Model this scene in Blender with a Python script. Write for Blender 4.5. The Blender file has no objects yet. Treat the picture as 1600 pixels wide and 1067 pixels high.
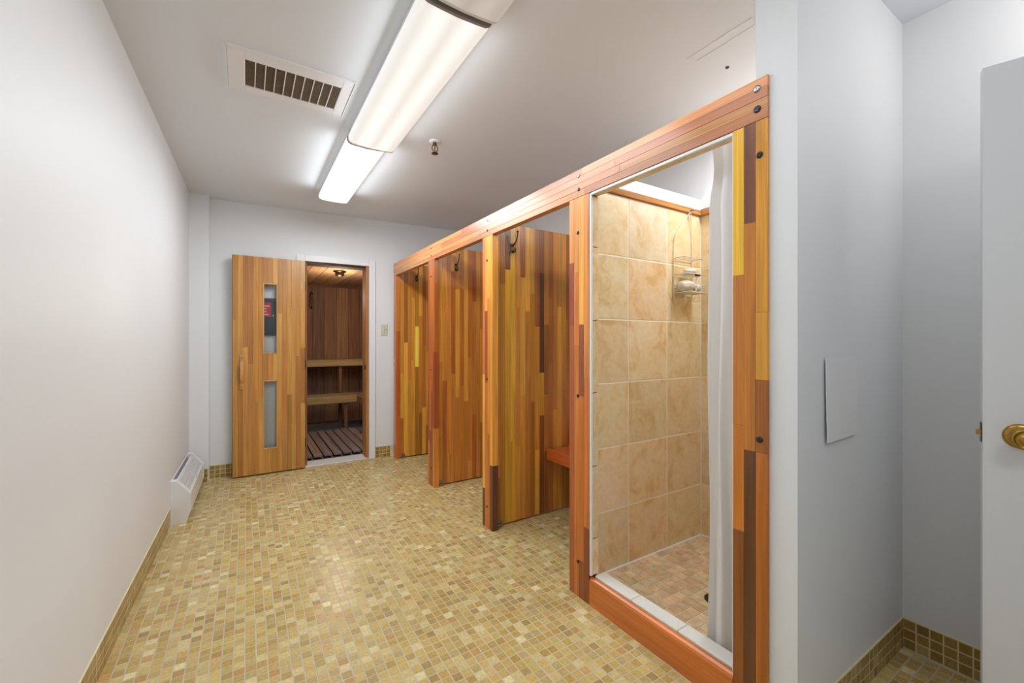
import bpy, math, random
from mathutils import Vector, Matrix, Euler

# ------------------------------------------------------------------ camera, world, lamps' exposure
S = bpy.context.scene
COL = bpy.context.scene.collection
cam_d = bpy.data.cameras.new('camera'); cam = bpy.data.objects.new('camera', cam_d); COL.objects.link(cam)
cam_d.sensor_width = 36; cam_d.lens = 660 / 1600 * 36; cam_d.clip_start = 0.02
cam.location = (0, 0, 1.22); cam.rotation_euler = (math.pi / 2, 0, -math.atan(415 / 660))
S.camera = cam
S.view_settings.view_transform = 'Standard'; S.view_settings.look = 'None'
S.view_settings.gamma = 1; S.view_settings.use_curve_mapping = False
S.view_settings.exposure = 0.0
W = bpy.data.worlds.new('world'); S.world = W; W.use_nodes = True
W.node_tree.nodes['Background'].inputs[0].default_value = (.8, .82, .85, 1)
W.node_tree.nodes['Background'].inputs[1].default_value = .15
TUBE_W = 6.6      # watts of one bare fluorescent tube of the ceiling fixtures
LENS_GLOW = .90
SIDE_W = 1.45      # light leaving through each long side of a wrap-around lens

rnd = random.Random(7)

# ------------------------------------------------------------------ helpers
def lin(r, g, b):
    f = lambda c: (c / 255 / 12.92) if c / 255 <= .04045 else ((c / 255 + .055) / 1.055) ** 2.4
    return (f(r), f(g), f(b))

class MB:
    """collects shapes; build() links them as one mesh object"""
    def __init__(s): s.v = []; s.f = []; s.c = []; s.sm = []
    def add(s, vs, fs, col=None, smooth=False):
        o = len(s.v); s.v += [tuple(p) for p in vs]; s.f += [tuple(i + o for i in f) for f in fs]
        s.c += [col] * len(fs); s.sm += [smooth] * len(fs); return s
    def box(s, x0, x1, y0, y1, z0, z1, c=0.0, col=None):
        if c <= 0:
            v = [(x, y, z) for x in (x0, x1) for y in (y0, y1) for z in (z0, z1)]
            f = [(0, 1, 3, 2), (4, 6, 7, 5), (0, 4, 5, 1), (2, 3, 7, 6), (0, 2, 6, 4), (1, 5, 7, 3)]
            return s.add(v, f, col)
        X = (x0, x1); Y = (y0, y1); Z = (z0, z1); v = []; ix = {}
        for i in (0, 1):
            for j in (0, 1):
                for k in (0, 1):
                    sx, sy, sz = (1 - 2 * i) * c, (1 - 2 * j) * c, (1 - 2 * k) * c
                    for a, p in enumerate([(X[i], Y[j] + sy, Z[k] + sz), (X[i] + sx, Y[j], Z[k] + sz), (X[i] + sx, Y[j] + sy, Z[k])]):
                        ix[i, j, k, a] = len(v); v.append(p)
        f = []
        for i in (0, 1): f.append([ix[i, j, k, 0] for j, k in ((0, 0), (1, 0), (1, 1), (0, 1))])
        for j in (0, 1): f.append([ix[i, j, k, 1] for i, k in ((0, 0), (1, 0), (1, 1), (0, 1))])
        for k in (0, 1): f.append([ix[i, j, k, 2] for i, j in ((0, 0), (1, 0), (1, 1), (0, 1))])
        for i in (0, 1):
            for j in (0, 1): f.append([ix[i, j, 0, 0], ix[i, j, 1, 0], ix[i, j, 1, 1], ix[i, j, 0, 1]])
        for i in (0, 1):
            for k in (0, 1): f.append([ix[i, 0, k, 0], ix[i, 1, k, 0], ix[i, 1, k, 2], ix[i, 0, k, 2]])
        for j in (0, 1):
            for k in (0, 1): f.append([ix[0, j, k, 1], ix[1, j, k, 1], ix[1, j, k, 2], ix[0, j, k, 2]])
        for i in (0, 1):
            for j in (0, 1):
                for k in (0, 1): f.append([ix[i, j, k, a] for a in range(3)])
        ce = Vector(((x0 + x1) / 2, (y0 + y1) / 2, (z0 + z1) / 2)); g = []
        for q in f:
            p = [Vector(v[a]) for a in q]; n = (p[1] - p[0]).cross(p[2] - p[0])
            g.append(q if n.dot(sum(p, Vector()) / len(p) - ce) > 0 else q[::-1])
        return s.add(v, g, col)
    def tile(s, o, u, v, n, w, h, t, c, col=None):
        """chamfered tile lying on plane at o, spanned by unit u, v, standing t proud along n"""
        o, u, v, n = Vector(o), Vector(u), Vector(v), Vector(n)
        P = lambda a, b, d: o + u * a + v * b + n * d
        vs = [P(0, 0, 0), P(w, 0, 0), P(w, h, 0), P(0, h, 0), P(0, 0, t - c), P(w, 0, t - c), P(w, h, t - c), P(0, h, t - c),
              P(c, c, t), P(w - c, c, t), P(w - c, h - c, t), P(c, h - c, t)]
        fs = [(8, 9, 10, 11)] + [(4 + i, 4 + (i + 1) % 4, 8 + (i + 1) % 4, 8 + i) for i in range(4)] + [(i, (i + 1) % 4, 4 + (i + 1) % 4, 4 + i) for i in range(4)]
        if u.cross(v).dot(n) < 0: fs = [f[::-1] for f in fs]
        return s.add(vs, fs, col)
    def prism(s, poly, d0, d1, axis='y', col=None, smooth=False):
        n = len(poly)
        m = {'y': lambda a, b, d: (a, d, b), 'x': lambda a, b, d: (d, a, b), 'z': lambda a, b, d: (a, b, d)}[axis]
        vs = [m(a, b, d0) for a, b in poly] + [m(a, b, d1) for a, b in poly]
        s.add(vs, [(i, (i + 1) % n, n + (i + 1) % n, n + i) for i in range(n)], col, smooth)
        s.add(vs, [tuple(range(n))[::-1], tuple(range(n, 2 * n))], col)
        return s
    def tube(s, path, r, seg=8, col=None, caps=True):
        path = [Vector(p) for p in path]; n = len(path); vs = []; prev = None
        rs = r if isinstance(r, (list, tuple)) else [r] * n
        for i, p in enumerate(path):
            t = (path[min(i + 1, n - 1)] - path[max(i - 1, 0)]).normalized()
            if prev is None:
                a = Vector((0, 0, 1)) if abs(t.z) < .9 else Vector((1, 0, 0)); prev = t.cross(a).normalized()
            prev = (prev - t * prev.dot(t)).normalized(); b = t.cross(prev)
            for k in range(seg):
                an = 2 * math.pi * k / seg; vs.append(p + (prev * math.cos(an) + b * math.sin(an)) * rs[i])
        fs = [(i * seg + k, i * seg + (k + 1) % seg, (i + 1) * seg + (k + 1) % seg, (i + 1) * seg + k) for i in range(n - 1) for k in range(seg)]
        s.add(vs, fs, col, True)
        if caps: s.add(vs[:seg] + vs[-seg:], [tuple(range(seg))[::-1], tuple(range(seg, 2 * seg))], col)
        return s
    def lathe(s, prof, o=(0, 0, 0), axis=(0, 0, 1), seg=24, col=None):
        """prof: (radius, height) pairs turned about axis through o"""
        q = Vector((0, 0, 1)).rotation_difference(Vector(axis).normalized()); o = Vector(o)
        vs = [o + q @ Vector((r * math.cos(2 * math.pi * k / seg), r * math.sin(2 * math.pi * k / seg), h)) for r, h in prof for k in range(seg)]
        fs = [(i * seg + k, i * seg + (k + 1) % seg, (i + 1) * seg + (k + 1) % seg, (i + 1) * seg + k) for i in range(len(prof) - 1) for k in range(seg)]
        s.add(vs, fs, col, True); m = len(prof) - 1
        s.add(vs, [tuple(range(seg))[::-1], tuple(m * seg + k for k in range(seg))], col)
        return s
    def mesh(s, name, mat):
        me = bpy.data.meshes.new(name); me.from_pydata(s.v, [], s.f)
        me.polygons.foreach_set('use_smooth', s.sm)
        if any(c is not None for c in s.c):
            at = me.color_attributes.new('tint', 'FLOAT_COLOR', 'CORNER'); d = []
            for f, c in zip(s.f, s.c):
                c = c or (0, 0, 0)
                d += [c[0], c[1], c[2], 1] * len(f)
            at.data.foreach_set('color', d)
        me.update(); me.materials.append(mat); return me
    def build(s, name, mat, parent=None, loc=None, rot=None, tint=None):
        return link(name, s.mesh(name, mat), parent, loc, rot, tint)

def link(name, me, parent=None, loc=None, rot=None, tint=None):
    o = bpy.data.objects.new(name, me); COL.objects.link(o)
    if parent is not None: o.parent = parent
    if loc is not None: o.location = loc
    if rot is not None: o.rotation_euler = rot
    o.color = (*(tint or (0, 0, 0)), 1)
    return o

def tag(o, label=None, cat=None, group=None, kind=None):
    for k, v in (('label', label), ('category', cat), ('group', group), ('kind', kind)):
        if v: o[k] = v
    return o

def thing(name, label, cat, loc=(0, 0, 0), rotz=0, group=None, kind=None):
    o = bpy.data.objects.new(name, None); COL.objects.link(o); o.location = loc; o.rotation_euler = (0, 0, rotz)
    o.empty_display_size = .05
    return tag(o, label, cat, group, kind)

# ------------------------------------------------------------------ materials
def new_mat(name):
    m = bpy.data.materials.new(name); m.use_nodes = True; n = m.node_tree
    return m, n, n.nodes['Principled BSDF']
def N(n, t, **kw):
    x = n.nodes.new(t)
    for k, v in kw.items(): setattr(x, k, v)
    return x
def paint(name, c, rough=.55, bump=.0, scale=120, var=.03, metal=0, vscale=3):
    m, n, b = new_mat(name)
    geo = N(n, 'ShaderNodeNewGeometry')
    no = N(n, 'ShaderNodeTexNoise'); no.inputs['Scale'].default_value = vscale; n.links.new(geo.outputs['Position'], no.inputs['Vector'])
    mr = N(n, 'ShaderNodeMapRange'); mr.inputs['To Min'].default_value = 1 - var; mr.inputs['To Max'].default_value = 1 + var
    n.links.new(no.outputs['Fac'], mr.inputs['Value'])
    mx = N(n, 'ShaderNodeVectorMath', operation='SCALE'); mx.inputs[0].default_value = c
    n.links.new(mr.outputs[0], mx.inputs['Scale']); n.links.new(mx.outputs[0], b.inputs['Base Color'])
    b.inputs['Roughness'].default_value = rough; b.inputs['Metallic'].default_value = metal
    if bump:
        n2 = N(n, 'ShaderNodeTexNoise'); n2.inputs['Scale'].default_value = scale; n.links.new(geo.outputs['Position'], n2.inputs['Vector'])
        bp = N(n, 'ShaderNodeBump'); bp.inputs['Strength'].default_value = bump; bp.inputs['Distance'].default_value = .002
        n.links.new(n2.outputs['Fac'], bp.inputs['Height']); n.links.new(bp.outputs[0], b.inputs['Normal'])
    return m
def tint_nodes(n):
    """per-piece colour: the mesh attribute 'tint' plus the object's own colour"""
    at = N(n, 'ShaderNodeAttribute', attribute_name='tint'); oi = N(n, 'ShaderNodeObjectInfo')
    ad = N(n, 'ShaderNodeVectorMath', operation='ADD'); n.links.new(at.outputs['Color'], ad.inputs[0]); n.links.new(oi.outputs['Color'], ad.inputs[1])
    return ad.outputs[0]
def wood(name, axis='z', rough=.35, contrast=.35, coat=.25, fine=1.0):
    m, n, b = new_mat(name); col = tint_nodes(n)
    tc = N(n, 'ShaderNodeTexCoord')
    # grain follows the piece; offset by its tint so neighbours differ
    off = N(n, 'ShaderNodeVectorMath', operation='MULTIPLY_ADD'); off.inputs[1].default_value = (37, 53, 71)
    n.links.new(col, off.inputs[0]); n.links.new(tc.outputs['Object'], off.inputs[2])
    mp = N(n, 'ShaderNodeMapping'); sc = {'x': (1.5, 34, 34), 'y': (34, 1.5, 34), 'z': (34, 34, 1.5)}[axis]
    mp.inputs['Scale'].default_value = [s * fine for s in sc]; n.links.new(off.outputs[0], mp.inputs['Vector'])
    no = N(n, 'ShaderNodeTexNoise'); no.inputs['Scale'].default_value = 1; no.inputs['Detail'].default_value = 5; no.inputs['Distortion'].default_value = .6
    n.links.new(mp.outputs[0], no.inputs['Vector'])
    mp2 = N(n, 'ShaderNodeMapping'); sc2 = {'x': (4, 260, 260), 'y': (260, 4, 260), 'z': (260, 260, 4)}[axis]
    mp2.inputs['Scale'].default_value = sc2; n.links.new(off.outputs[0], mp2.inputs['Vector'])
    n2 = N(n, 'ShaderNodeTexNoise'); n2.inputs['Scale'].default_value = 1; n2.inputs['Detail'].default_value = 2; n.links.new(mp2.outputs[0], n2.inputs['Vector'])
    a = N(n, 'ShaderNodeMath', operation='MULTIPLY_ADD'); a.inputs[1].default_value = .55; n.links.new(n2.outputs['Fac'], a.inputs[0])
    a2 = N(n, 'ShaderNodeMath', operation='MULTIPLY'); a2.inputs[1].default_value = .9; n.links.new(no.outputs['Fac'], a2.inputs[0]); n.links.new(a2.outputs[0], a.inputs[2])
    mr = N(n, 'ShaderNodeMapRange'); mr.inputs['From Min'].default_value = .42; mr.inputs['From Max'].default_value = 1.0
    mr.inputs['To Min'].default_value = 1 - contrast; mr.inputs['To Max'].default_value = 1 + contrast; n.links.new(a.outputs[0], mr.inputs['Value'])
    mx = N(n, 'ShaderNodeVectorMath', operation='SCALE'); n.links.new(col, mx.inputs[0]); n.links.new(mr.outputs[0], mx.inputs['Scale'])
    n.links.new(mx.outputs[0], b.inputs['Base Color']); b.inputs['Roughness'].default_value = rough
    b.inputs['Coat Weight'].default_value = coat; b.inputs['Coat Roughness'].default_value = .2
    bp = N(n, 'ShaderNodeBump'); bp.inputs['Strength'].default_value = .15; bp.inputs['Distance'].default_value = .001
    n.links.new(a.outputs[0], bp.inputs['Height']); n.links.new(bp.outputs[0], b.inputs['Normal'])
    return m
def glazed(name, rough=.3, contrast=.25, scale=60, veins=False, bump=.1):
    m, n, b = new_mat(name); col = tint_nodes(n)
    geo = N(n, 'ShaderNodeNewGeometry')
    no = N(n, 'ShaderNodeTexNoise'); no.inputs['Scale'].default_value = scale; no.inputs['Detail'].default_value = 4; n.links.new(geo.outputs['Position'], no.inputs['Vector'])
    mr = N(n, 'ShaderNodeMapRange'); mr.inputs['From Min'].default_value = .3; mr.inputs['From Max'].default_value = .7
    mr.inputs['To Min'].default_value = 1 - contrast; mr.inputs['To Max'].default_value = 1 + contrast; n.links.new(no.outputs['Fac'], mr.inputs['Value'])
    mx = N(n, 'ShaderNodeVectorMath', operation='SCALE'); n.links.new(col, mx.inputs[0]); n.links.new(mr.outputs[0], mx.inputs['Scale'])
    out = mx.outputs[0]
    if veins:
        # cream stone print: golden clouds and pale veins, shifted per tile by its tint
        off = N(n, 'ShaderNodeVectorMath', operation='MULTIPLY_ADD'); off.inputs[1].default_value = (61, 83, 47)
        n.links.new(col, off.inputs[0]); n.links.new(geo.outputs['Position'], off.inputs[2])
        c1 = N(n, 'ShaderNodeTexNoise'); c1.inputs['Scale'].default_value = 6; c1.inputs['Detail'].default_value = 6; c1.inputs['Roughness'].default_value = .62; c1.inputs['Distortion'].default_value = 1.2
        n.links.new(off.outputs[0], c1.inputs['Vector'])
        r1 = N(n, 'ShaderNodeValToRGB'); e = r1.color_ramp.elements
        e[0].position = .40; e[0].color = (1.0, 1.0, 1.0, 1); e[1].position = .66; e[1].color = (.86, .71, .49, 1)
        x = e.new(.53); x.color = (.98, .91, .78, 1)
        n.links.new(c1.outputs['Fac'], r1.inputs['Fac'])
        m1 = N(n, 'ShaderNodeMix', data_type='RGBA', blend_type='MULTIPLY'); m1.inputs[0].default_value = 1
        n.links.new(out, m1.inputs[6]); n.links.new(r1.outputs[0], m1.inputs[7])
        c2 = N(n, 'ShaderNodeTexNoise'); c2.inputs['Scale'].default_value = 5; c2.inputs['Detail'].default_value = 3; c2.inputs['Distortion'].default_value = 2.5
        n.links.new(off.outputs[0], c2.inputs['Vector'])
        sb = N(n, 'ShaderNodeMath', operation='SUBTRACT'); sb.inputs[1].default_value = .5; n.links.new(c2.outputs['Fac'], sb.inputs[0])
        ab = N(n, 'ShaderNodeMath', operation='ABSOLUTE'); n.links.new(sb.outputs[0], ab.inputs[0])
        r2 = N(n, 'ShaderNodeMapRange'); r2.inputs['From Min'].default_value = 0; r2.inputs['From Max'].default_value = .012
        r2.inputs['To Min'].default_value = .45; r2.inputs['To Max'].default_value = 0; n.links.new(ab.outputs[0], r2.inputs['Value'])
        m2 = N(n, 'ShaderNodeMix', data_type='RGBA'); n.links.new(r2.outputs[0], m2.inputs[0]); n.links.new(m1.outputs[2], m2.inputs[6]); m2.inputs[7].default_value = (*lin(228, 208, 172), 1)
        out = m2.outputs[2]
    n.links.new(out, b.inputs['Base Color']); b.inputs['Roughness'].default_value = rough
    bp = N(n, 'ShaderNodeBump'); bp.inputs['Strength'].default_value = bump; bp.inputs['Distance'].default_value = .001
    n.links.new(no.outputs['Fac'], bp.inputs['Height']); n.links.new(bp.outputs[0], b.inputs['Normal'])
    return m
def glow(name, col, strength):
    m, n, b = new_mat(name); b.inputs['Base Color'].default_value = (.8, .8, .8, 1)
    b.inputs['Emission Color'].default_value = (*col, 1); b.inputs['Emission Strength'].default_value = strength; return m
def metal(name, c, rough=.3):
    return paint(name, c, rough, var=.12, metal=1, vscale=90)

M_wall = paint('white_wall_paint', (.822, .836, .862), .5, .06, 160, .012)
M_ceil = paint('ceiling_paint', (.78, .81, .86), .7, .12, 220, .015)
M_trim = paint('white_gloss_paint', (.86, .86, .88), .35, .02, 90, .01)
M_door = paint('white_door_paint', (.84, .85, .88), .45, .05, 60, .015)
M_beige = paint('ivory_plastic', lin(214, 210, 192), .4)
M_metal_white = paint('white_enamel', (.85, .85, .87), .4, .02, 90, .01)
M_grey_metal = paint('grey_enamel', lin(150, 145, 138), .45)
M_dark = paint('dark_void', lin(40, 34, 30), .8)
M_grout = paint('floor_grout', lin(196, 186, 164), .85, .3, 300, .14, vscale=9)
M_grout_base = paint('base_grout', lin(228, 210, 170), .8, .2, 300, .1, vscale=9)
M_grout_cream = paint('cream_grout', lin(246, 238, 220), .8, .1, 300, .06)
M_conc = paint('concrete', lin(120, 116, 112), .85, .3, 60, .12, vscale=5)
M_woodz = wood('stave_wood_upright', 'z')
M_woody = wood('stave_wood_lengthwise', 'y')
M_dryz = wood('sauna_wood_upright', 'z', .75, .45, 0)
M_dryy = wood('sauna_wood_lengthwise', 'y', .75, .45, 0)
M_dryx = wood('sauna_wood_crosswise', 'x', .75, .45, 0)
M_tile = glazed('glazed_mosaic', .28, .16, 90)
M_stone = glazed('cream_stone_tile', .32, .06, 40, True, .05)
M_stonefloor = glazed('beige_mosaic', .4, .16, 26)
M_marble = paint('white_marble', lin(222, 220, 214), .3, 0, 100, .04, vscale=14)
M_brass = metal('aged_brass', lin(176, 138, 66), .28)
M_bronze = metal('dark_bronze', lin(96, 76, 54), .4)
M_steel = metal('steel', lin(150, 150, 152), .3)
M_capdark = paint('black_bolt_cap', lin(36, 36, 40), .18)
M_wire = paint('white_coated_wire', lin(226, 220, 206), .4)
M_black = paint('charcoal_box', lin(46, 47, 56), .45, var=.15, vscale=20)
M_red = paint('red_label', lin(205, 40, 46), .5)
M_print = paint('white_print', lin(238, 225, 225), .5)
M_rust = paint('dusty_brown_metal', lin(186, 160, 134), .7, var=.3, vscale=22)
M_bottle = paint('pale_plastic', lin(222, 216, 202), .4)
M_curtain, cn, cb = new_mat('curtain_cloth')
cb.inputs['Base Color'].default_value = (.90, .90, .91, 1); cb.inputs['Roughness'].default_value = .8
_t = N(cn, 'ShaderNodeBsdfTranslucent'); _t.inputs[0].default_value = (.92, .92, .93, 1); _m = N(cn, 'ShaderNodeMixShader'); _m.inputs[0].default_value = .5
cn.links.new(cb.outputs[0], _m.inputs[1]); cn.links.new(_t.outputs[0], _m.inputs[2]); cn.links.new(_m.outputs[0], cn.nodes['Material Output'].inputs[0])
M_glass, gn, gb = new_mat('clear_glass')
_g = N(gn, 'ShaderNodeBsdfGlossy'); _g.inputs['Roughness'].default_value = .02; _tr = N(gn, 'ShaderNodeBsdfTransparent'); _tr.inputs[0].default_value = (.95, .96, .96, 1)
_fr = N(gn, 'ShaderNodeFresnel'); _fr.inputs[0].default_value = 1.35; _m = N(gn, 'ShaderNodeMixShader')
gn.links.new(_fr.outputs[0], _m.inputs[0]); gn.links.new(_tr.outputs[0], _m.inputs[1]); gn.links.new(_g.outputs[0], _m.inputs[2]); gn.links.new(_m.outputs[0], gn.nodes['Material Output'].inputs[0])

def lens_mat(name, strength, band):
    """prismatic lens lit by two tubes: brighter along each tube"""
    m, n, b = new_mat(name); b.inputs['Base Color'].default_value = (.72, .72, .70, 1); b.inputs['Roughness'].default_value = .35
    tc = N(n, 'ShaderNodeTexCoord'); sp = N(n, 'ShaderNodeSeparateXYZ'); n.links.new(tc.outputs['Object'], sp.inputs[0])
    ab = N(n, 'ShaderNodeMath', operation='ABSOLUTE'); n.links.new(sp.outputs[0], ab.inputs[0])
    su = N(n, 'ShaderNodeMath', operation='SUBTRACT'); su.inputs[1].default_value = .055; n.links.new(ab.outputs[0], su.inputs[0])
    a2 = N(n, 'ShaderNodeMath', operation='ABSOLUTE'); n.links.new(su.outputs[0], a2.inputs[0])
    mr = N(n, 'ShaderNodeMapRange', interpolation_type='SMOOTHSTEP'); mr.inputs['From Min'].default_value = 0; mr.inputs['From Max'].default_value = .06
    mr.inputs['To Min'].default_value = strength * (1 + band); mr.inputs['To Max'].default_value = strength * (1 - band); n.links.new(a2.outputs[0], mr.inputs['Value'])
    n.links.new(mr.outputs[0], b.inputs['Emission Strength']); b.inputs['Emission Color'].default_value = (1, .995, .985, 1)
    wv = N(n, 'ShaderNodeTexNoise'); wv.inputs['Scale'].default_value = 400; n.links.new(tc.outputs['Object'], wv.inputs['Vector'])
    bp = N(n, 'ShaderNodeBump'); bp.inputs['Strength'].default_value = .3; bp.inputs['Distance'].default_value = .001
    n.links.new(wv.outputs['Fac'], bp.inputs['Height']); n.links.new(bp.outputs[0], b.inputs['Normal'])
    return m
M_lens_on = lens_mat('lit_prismatic_lens', LENS_GLOW * .74, .16)
M_lens_far = lens_mat('lit_prismatic_lens_far', LENS_GLOW, .14)
M_lens_off = lens_mat('faint_prismatic_lens', .22, .2)

# ------------------------------------------------------------------ room measures
CEIL = 2.49
def lx(y): return -.455 + .0173 * (y - 2.07)            # face of the left wall
BO = Vector((-.28, 4.60, 0)); BA = math.atan(-.068)      # back wall frame: along u from BO
def by(x): return 4.60 - .068 * (x + .28)
XR = 2.45

def struct(name, mb, mat, label, cat, loc=None, rot=None):
    return tag(mb.build(name, mat, None, loc, rot), label, cat, kind='structure')

# ------------------------------------------------------------------ setting
flo = struct('floor', MB().box(-.62, 2.6, -1.7, 4.70, -.05, 0), M_grout, 'small golden-brown glazed mosaic tile floor with grey grout', 'floor')
struct('ceiling', MB().box(-.62, 2.6, -1.7, 4.75, CEIL, CEIL + .06), M_ceil, 'plain pale grey painted ceiling above the room', 'ceiling')
lwm = MB(); lwm.prism([(lx(-1.7), -1.7), (lx(4.75), 4.75), (-.62, 4.75), (-.62, -1.7)], 0, CEIL, 'z')
wall_l = struct('wall_left', lwm, M_wall, 'long blank white wall above the white heater', 'wall')
# back wall with the sauna doorway
OPX0, OPX1, OPZ = .482, 1.078, 2.0
def bu(x): return (x + .28) / math.cos(BA)
bw = MB().box(-.25, bu(OPX0), 0, .10, 0, CEIL).box(bu(OPX1), bu(2.62), 0, .10, 0, CEIL).box(bu(OPX0), bu(OPX1), 0, .10, OPZ, CEIL)
wall_b = struct('wall_back', bw, M_wall, 'white end wall around the sauna doorway', 'wall', BO, (0, 0, BA))
struct('wall_corner', MB().box(lx(4.5) - .02, -.275, 4.51, 4.66, 0, CEIL), M_wall, 'narrow white pillar face in the far corner behind the heater', 'pillar')
# stall side wall, upper
struct('wall_right', MB().box(XR, XR + .1, -.0, 4.75, 0, CEIL).box(2.425, XR, .72, 1.72, 2.03, 2.115), M_wall, 'white wall behind the wooden changing stalls', 'wall')
# stub wall between shower and entrance alcove
stub = struct('wall_stub', MB().box(1.362, XR, .60, .72, 0, CEIL), M_wall, 'white wall end beside the shower with the blank plate on it', 'wall')
wall_e = struct('wall_alcove', MB().box(2.225, 2.40, -1.7, .60, 0, CEIL), M_wall, 'grey-white alcove wall behind the open white door', 'wall')
struct('wall_entrance', MB().box(1.12, 1.22, -.56, -.46, 0, CEIL).box(2.04, 2.225, -.56, -.46, 0, CEIL).box(1.22, 2.04, -.56, -.46, 2.06, CEIL).box(1.12, 1.22, -1.7, -.56, 0, CEIL), M_wall, 'white wall around the entrance doorway', 'wall')
struct('wall_front', MB().box(-.62, 2.40, -1.8, -1.7, 0, CEIL), M_wall, 'white wall behind the camera', 'wall')
# wall between shower and stall, low, open above
struct('wall_shower', MB().box(1.46, XR, 1.628, 1.72, 0, 2.03).box(1.50, XR, 1.628, 1.70, 2.03, 2.115), M_wall, 'low white wall with tiled face on the far side of the shower', 'wall')

# ------------------------------------------------------------------ floor mosaic
P = .0375; G = .0042; TH = .0008
PAL = [lin(*c) for c in [(198, 170, 98), (190, 160, 88), (203, 177, 106), (184, 152, 82), (206, 184, 122), (192, 165, 100), (196, 168, 108), (180, 152, 90), (200, 168, 98), (208, 188, 130), (188, 164, 108), (195, 172, 104)]]
LIGHT = [lin(224, 208, 156), lin(216, 198, 142)]; ORNG = [lin(198, 156, 90), lin(186, 144, 84)]; DARK = [lin(170, 142, 86)]
def tcol(r):
    a = r.random()
    c = r.choice(LIGHT) if a < .05 else r.choice(ORNG) if a < .10 else r.choice(DARK) if a < .14 else r.choice(PAL)
    k = r.uniform(.93, 1.07); return tuple(q * k for q in c)
YAW = math.atan(415 / 660)
def to_px(x, y, z):
    d = x * math.sin(YAW) + y * math.cos(YAW); r = x * math.cos(YAW) - y * math.sin(YAW)
    if d < .05: return (-9999, -9999, d)
    return (800 + 660 * r / d, 534 - 660 * (z - 1.22) / d, d)
tiles = []
y = -1.65; row = 0
while y < 4.62:
    x = -.53; shx = 0
    while x < 2.44:
        # mosaic sheets about 0.3 m: a little offset from sheet to sheet
        sx, sy = int((x + .6) / .3), int((y + 1.7) / .3)
        q = random.Random(sx * 91 + sy * 7)
        jx, jy = q.uniform(-.0016, .0016), q.uniform(-.0016, .0016)
        cx, cy = x + P / 2, y + P / 2
        ok = cx > lx(cy) - .006 and cy < by(cx) - .012 and not (cx > 1.355 and .585 < cy < 1.62) and not (cx > 1.46 and 1.6 < cy < 1.735) and not (cx > 2.215 and cy < .62)
        if cx < -.26 and cy > 4.49: ok = False
        if cy < -.5: ok = ok and False
        if ok: tiles.append((x + jx, y + jy))
        x += P
    y += P; row += 1
vis = []
for i, (x, y) in enumerate(tiles):
    px, py, d = to_px(x + P / 2, y + P / 2, 0)
    hid = (px > 1200 and x > 1.36 and px < 1400)
    if 0 <= px <= 1600 and py <= 1067 + 8 and d > 0 and not hid and y > .3: vis.append((d, i))
vis.sort(); near = set(i for d, i in vis[:300])
tw = P - G
proto = MB().tile((0, 0, 0), (1, 0, 0), (0, 1, 0), (0, 0, 1), tw, tw, TH, .0006).mesh('floor_tile', M_tile)
rest = MB(); r = random.Random(3)
for i, (x, y) in enumerate(tiles):
    c = tcol(r); dz = r.uniform(-.0002, .0002)
    if i in near: link('tile', proto, flo, (x + G / 2, y + G / 2, dz), (r.uniform(-.004, .004), r.uniform(-.004, .004), r.uniform(-.008, .008)), c)
    else: rest.tile((x + G / 2 + r.uniform(-.0004, .0004), y + G / 2, dz - .0002), (1, 0, 0), (0, 1, r.uniform(-.004, .004)), (0, 0, 1), tw, tw, TH, .0006, c)
tag(rest.build('mosaic_tiles', M_tile, flo), kind='stuff')

# ------------------------------------------------------------------ tiled skirting, three rows
BP = .0385
def skirting(name, label, o, u, nrm, length, skip=None, as_parts=True):
    o, u, nrm = Vector(o), Vector(u).normalized(), Vector(nrm).normalized(); v = Vector((0, 0, 1))
    base = MB().add([o + u * a + v * b + nrm * d for a in (0, length) for b in (0, .119) for d in (0, .004)],
                    [(0, 1, 3, 2), (4, 6, 7, 5), (0, 4, 5, 1), (2, 3, 7, 6), (0, 2, 6, 4), (1, 5, 7, 3)])
    root = struct(name, base, M_grout_base, label, 'skirting')
    me = MB().tile((0, 0, 0), (1, 0, 0), (0, 1, 0), (0, 0, 1), BP - .0045, BP - .0045, .0003, .0002).mesh('skirting_tile', M_tile)
    R = Matrix((u, v, nrm)).transposed()
    if R.determinant() < 0:
        me = MB().tile((0, 0, 0), (-1, 0, 0), (0, 1, 0), (0, 0, 1), BP - .0045, BP - .0045, .0003, .0002).mesh('skirting_tile', M_tile)
        R = Matrix((-u, v, nrm)).transposed()
    e = R.to_euler(); rr = random.Random(len(label)); k = int(length / BP); far = MB(); nf = 0
    for i in range(k):
        if skip and skip(i * BP): continue
        for j in range(3):
            p = o + u * (i * BP + .0015) + v * (j * BP + .003) + nrm * .004
            c = [q * w for q, w in zip(tcol(rr), (.66, .60, .46))]
            if as_parts and (as_parts is True or as_parts(i * BP)): link('tile', me, root, p, e, c)
            else: far.tile(p, u, v, nrm, BP - .0045, BP - .0045, .0003, .0002, tuple(c)); nf += 1
    if nf: tag(far.build('skirting_tiles', M_tile, root), kind='stuff')
    return root
skirting('baseboard_left', 'tiled brown skirting running along the long left wall', (lx(-1.6) , -1.6, 0), (lx(4.4) - lx(-1.6), 6.0, 0), (1, -.0173, 0), 5.17, as_parts=lambda a: a > 3.25)
ub = Vector((math.cos(BA), math.sin(BA), 0)); nb = Vector((math.sin(BA), -math.cos(BA), 0))
skirting('baseboard_back', 'short tiled skirting between the corner pillar and the open sauna door', (-.275, by(-.275), 0), ub, nb, .66)
skirting('baseboard_back.001', 'short tiled skirting between the doorway casing and the wooden stalls', (1.142, by(1.142), 0), ub, nb, .18)
skirting('baseboard_corner', 'tiled skirting at the foot of the corner pillar', (-.40, 4.51, 0), (1, 0, 0), (0, -1, 0), .125)
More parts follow.
